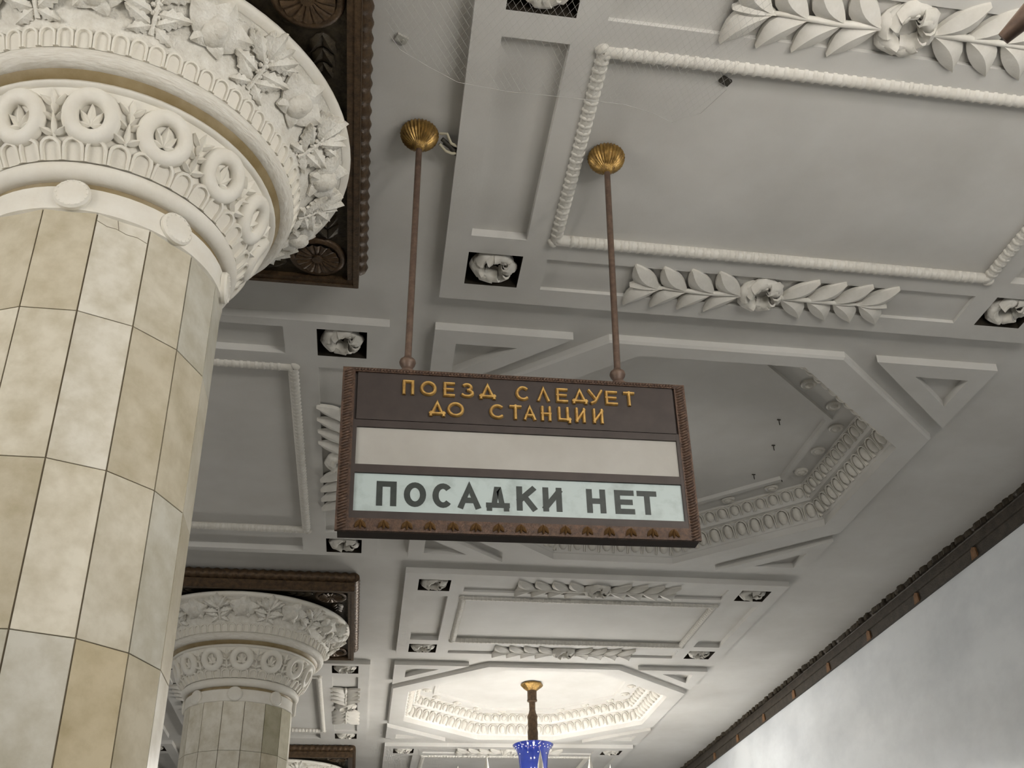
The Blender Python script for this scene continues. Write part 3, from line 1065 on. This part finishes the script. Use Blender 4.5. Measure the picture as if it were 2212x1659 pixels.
def letter(ch, x0, x1, y0, y1, hw, d, mat, parent, z, top):
    mb = MB()
    w, h = x1 - x0 - 2 * hw, y1 - y0 - 2 * hw
    cx, cy = (x0 + x1) / 2, (y0 + y1) / 2
    for pts, closed in GLYPH[ch]:
        q = [(x0 + hw + px * w - cx, y0 + hw + py * h - cy) for px, py in pts]
        # run the free ends out to the full letter height
        if not closed and ch not in 'ЗС':
            for e, nb in ((0, 1), (-1, -2)):
                ax, ay = q[e]
                bx, by = q[nb]
                L = math.hypot(ax - bx, ay - by)
                q[e] = (ax + (ax - bx) / L * hw * 0.98, ay + (ay - by) / L * hw * 0.98)
        mb.stroke(q, hw, d + 0.0003 * len(mb.v) / 60.0, bool(closed), top)
    return link('letter', mb.mesh('letter', mat, 40), parent, T(cx, cy, z))


ROW1 = [('П', -.443, -.398), ('О', -.377, -.314), ('Е', -.29, -.246), ('З', -.225, -.172), ('Д', -.154, -.09), ('С', -.015, .041), ('Л', .068, .118),
        ('Е', .142, .188), ('Д', .204, .266), ('У', .268, .326), ('Е', .335, .384), ('Т', .409, .453)]
ROW2 = [('Д', -.343, -.281), ('О', -.276, -.211), ('С', -.117, -.056), ('Т', -.04, .006), ('А', .013, .062), ('Н', .080, .121), ('Ц', .145, .197),
        ('И', .213, .254), ('И', .281, .324)]
LOW = [('П', -.525, -.454), ('О', -.428, -.349), ('С', -.326, -.253), ('А', -.234, -.154), ('D', -.134, -.047), ('К', -.022, .051), ('И', .075, .146),
       ('Н', .238, .310), ('Е', .344, .419), ('Т', .430, .506)]
for ch, a, b in ROW1:
    letter(ch, a, b, .224, .289, .0064, .011, 'letter', header, .004, .45)
for ch, a, b in ROW2:
    letter(ch, a, b, .138, .202, .0064, .011, 'letter', header, .004, .45)
for ch, a, b in LOW:
    letter(ch, a, b, -.238, -.140, 0.0108 if ch != 'D' else .0098, .0012, 'paint', glass, .004, 1.0)

# rods, collars and shell-shaped canopies
shell = MB()
nn = 120
rings = []
for zz, rr in ((0.0, 0.060), (-0.012, 0.076), (-0.030, 0.082), (-0.055, 0.074), (-0.075, 0.056), (-0.088, 0.036), (-0.096, 0.030), (-0.106, 0.022), (-0.118, 0.014)):
    k_ = 0.0035 if -0.09 < zz < -0.005 else 0.001
    rings.append([((rr + k_ * math.cos(30 * 2 * PI * k / nn)) * math.cos(2 * PI * k / nn), (rr + k_ * math.cos(30 * 2 * PI * k / nn)) * math.sin(2 * PI * k / nn), zz) for k in range(nn)])
shell.rings(rings, True, True, True)
ME_SHELL = shell.mesh('canopy', 'gilt', 70)
for (tx, ty, tz, bx) in ((0.104, 3.50, ZB, 0.095), (0.938, 3.50, ZS + 0.025, 0.922)):
    base = BODY @ Vector((bx - SCX, 0, 0.334))
    topv = Vector((tx - SCX, ty - SCY, tz - 1.58))
    link('canopy', ME_SHELL, sign, T(*topv))
    mb = MB()
    mb.tube([topv - Vector((0, 0, 0.11)), base + Vector((0, 0, 0.02))], 0.0135, 12)
    link('rod', mb.mesh('rod', 'rod', 60), sign)
    mb = MB().lathe([(0.034, 0.0), (0.034, 0.010), (0.022, 0.018), (0.020, 0.032), (0.029, 0.046), (0.032, 0.056), (0.029, 0.066), (0.018, 0.074), (0.014, 0.085)], 20, cap1=True)
    link('collar', mb.mesh('collar', 'rod', 50), sign, T(*base))

# wires from the left canopy into the ceiling
w = bpy.data.objects.new('wire_bundle', None)
col.objects.link(w)
w.location = (0.192, 3.50, ZB - 0.03)
tag(w, 'frayed dark and pale wires poking out beside the left gold canopy of the sign', 'wire')
for pts, mat, nm in (([(0.0, -0.02, 0.0), (0.03, -0.035, -0.012), (0.05, 0.01, -0.02), (0.075, 0.03, -0.012), (0.08, 0.045, 0.0)], 'cable', 'pale_wire'),
                     ([(0.0, 0.02, -0.02), (0.03, 0.05, -0.03), (0.06, 0.065, -0.025), (0.078, 0.075, -0.01)], 'cable', 'pale_wire'),
                     ([(0.01, 0.0, -0.01), (0.04, 0.02, -0.02), (0.06, 0.055, -0.015), (0.078, 0.06, 0.0)], 'dark_cable', 'dark_wire'),
                     ([(0.02, 0.03, 0.0), (0.06, 0.05, -0.01), (0.078, 0.085, -0.005)], 'dark_cable', 'dark_wire')):
    mb = MB()
    mb.tube(pts, 0.0065 if mat == 'cable' else 0.010, 8)
    link(nm, mb.mesh(nm, mat, 60), w)

# ------------------------------------------------------------------ safety net under the near ceiling, with its clips
poly = [(-0.20, 2.0), (-0.045, 2.95), (0.0, 3.02), (0.12, 3.09), (0.24, 3.15), (0.45, 3.17), (0.72, 3.165), (0.95, 3.17), (1.08, 3.20), (1.17, 3.24), (1.28, 3.17), (1.35, 3.03), (1.40, 2.6), (1.42, 2.0)]


def inside(px, py):
    r = False
    j = len(poly) - 1
    for i in range(len(poly)):
        (xi, yi), (xj, yj) = poly[i], poly[j]
        if (yi > py) != (yj > py) and px < (xj - xi) * (py - yi) / (yj - yi) + xi:
            r = not r
        j = i
    return r


mb = MB()
pitch = 0.030
for sgn in (1, -1):
    for i in range(-140, 140):
        c = i * pitch
        run = []
        for t in range(0, 60):
            py = 2.0 + t * 0.022
            px = 0.5 + c + sgn * (py - 2.0) * 0.62
            if inside(px, py):
                z = ZS - 0.080 - 0.003 * math.sin(px * 5) - 0.002 * math.cos(py * 9)
                run.append((px * 0.982, py * 0.982, z))
            elif len(run) > 1:
                mb.tube(run, 0.0005, 3, False)
                run = []
            else:
                run = []
        if len(run) > 1:
            mb.tube(run, 0.0005, 3, False)
edge = [(px * 0.982, py * 0.982, ZS - 0.082) for px, py in poly[1:12]]
mb.tube(edge, 0.0011, 4)
net = tag(link('safety_net', mb.mesh('safety_net', 'wire')), 'fine wire safety net stretched under the near ceiling panel', 'net', kind='stuff')
for (px, py, pz, lab, mat) in ((0.005, 3.02, ZB, 'small pale metal clip on bare ceiling beside the bronze abacus', 'steel'),
                               (1.345, 3.02, ZS + 0.025, 'small dark metal clip holding the net inside the beaded ceiling field', 'dark_cable')):
    mb = MB()
    mb.box(-0.024, 0.024, -0.016, 0.016, -0.012, 0.0)
    mb.lathe([(0.006, -0.016), (0.006, -0.012)], 8, cx=0.006, cap0=True)
    o = link('net_clip', mb.mesh('net_clip', mat), None, T(px, py, pz) @ Matrix.Rotation(R_(25), 4, 'Z'))
    tag(o, lab, 'clip')


# ------------------------------------------------------------------ chandeliers
def chandelier(x, y, bulb_mat, spin):
    root = bpy.data.objects.new('chandelier', None)
    col.objects.link(root)
    root.location = (x, y, 3.82)
    z0 = 3.82

    def P(name, mb, mat, sm=50, parent=root, m=None):
        return link(name, mb.mesh(name, mat, sm), parent, m)

    mb = MB().lathe([(0.10, 0), (0.135, -0.012), (0.138, -0.030), (0.120, -0.050), (0.085, -0.075), (0.062, -0.095), (0.05, -0.10)], 8, cap0=True)
    P('canopy', mb, 'gilt', 20)
    mb = MB().lathe([(0.057, -0.09), (0.057, -0.20), (0.062, -0.21), (0.060, -0.225), (0.038, -0.235), (0.037, -0.33), (0.045, -0.37), (0.063, -0.41), (0.056, -0.45), (0.060, -0.50), (0.054, -0.55),
                     (0.063, -0.60), (0.058, -0.76)], 20)
    P('stem', mb, 'bronze', 50)
    mb = MB().lathe([(0.02, -0.76), (0.12, -0.752), (0.232, -0.745), (0.242, -0.752), (0.230, -0.775), (0.195, -0.815), (0.175, -0.88), (0.166, -1.0), (0.150, -1.15), (0.12, -1.25), (0.05, -1.28)], 36)
    vase = P('vase', mb, 'cobalt', 50)
    mb = MB()
    for row, (rr, zz) in enumerate(((0.222, -0.783), (0.203, -0.803), (0.178, -0.87))):
        for i in range(22 if row < 2 else 9):
            a = 2 * PI * (i + 0.5 * row) / (22 if row < 2 else 9)
            mb.merge(ellipsoid_mb(0.008, 0.008, 0.006, 6, 2), T(rr * math.cos(a), rr * math.sin(a), zz) @ Matrix.Rotation(a, 4, 'Z') @ Matrix.Rotation(R_(105), 4, 'Y'))
    tag(link('cut_facets', mb.mesh('cut_facets', 'crystal', 50), vase), kind='stuff')
    mb = MB().lathe([(0.05, -1.26), (0.16, -1.30), (0.19, -1.36), (0.15, -1.42), (0.20, -1.55), (0.16, -1.75), (0.08, -1.86), (0.03, -1.95), (0.001, -2.0)], 28)
    P('hub', mb, 'bronze', 45)
    mb = torus_mb(0.90, 0.028, 72, 8, 1.3)
    mb.v = [(a, b, c - 1.42) for a, b, c in mb.v]
    P('ring', mb, 'gilt', 60)
    for i in range(9):
        a = R_(-134 + spin + 40 * i)
        rm = Matrix.Rotation(a, 4, 'Z')
        mb = MB()
        mb.tube([(0.16, 0, -1.62), (0.45, 0, -1.64), (0.70, 0, -1.50), (0.90, 0, -1.44)], [0.03, 0.026, 0.024, 0.024], 10)
        P('arm', mb, 'bronze', 60, root, rm)
        mb = MB()
        mb.tube([(0.12, 0, -1.70), (0.5, 0, -1.73), (0.9, 0, -1.83), (1.05, 0, -1.882), (1.155, 0, -1.921)], [0.03, 0.03, 0.034, 0.030, 0.0145], 12)
        P('drooping_spear', mb, 'rod', 60, root, rm)
        mb = MB().lathe([(0.05, -1.41), (0.055, -1.39), (0.045, -1.37), (0.040, -1.32), (0.030, -1.18), (0.001, -1.02)], 12, cx=0.90)
        P('candle', mb, 'crystal', 50, root, rm)
        mb = MB().lathe([(0.001, -1.46), (0.03, -1.465), (0.06, -1.495), (0.074, -1.545), (0.066, -1.605), (0.04, -1.645), (0.03, -1.665)], 9, cx=0.78)
        P('bulb', mb, bulb_mat, 60, root, rm)
        mb = MB().lathe([(0.03, -1.66), (0.045, -1.665), (0.045, -1.69), (0.025, -1.80)], 14, cx=0.78)
        P('socket', mb, 'gilt', 50, root, rm)
    return root


ch = chandelier(XC, YO + PER, 'bulb_far', 0)
tag(ch, 'chandelier with gold canopy, bronze stem and cobalt blue glass vase under the far octagon', 'chandelier', 'chandeliers')
ch2 = chandelier(XC, YO - PER, 'bulb_near', -20)
tag(ch2, 'nearest chandelier, only a tapered brown arm tip poking into the top right corner', 'chandelier', 'chandeliers')
nave_fill = chandelier(XL, YO - PER, 'bulb_nave_fill', 10)  # added out of view to light the left of the hall
tag(nave_fill, 'added unseen chandelier over the nave beyond the columns, brightening the left side', 'chandelier', 'chandeliers')
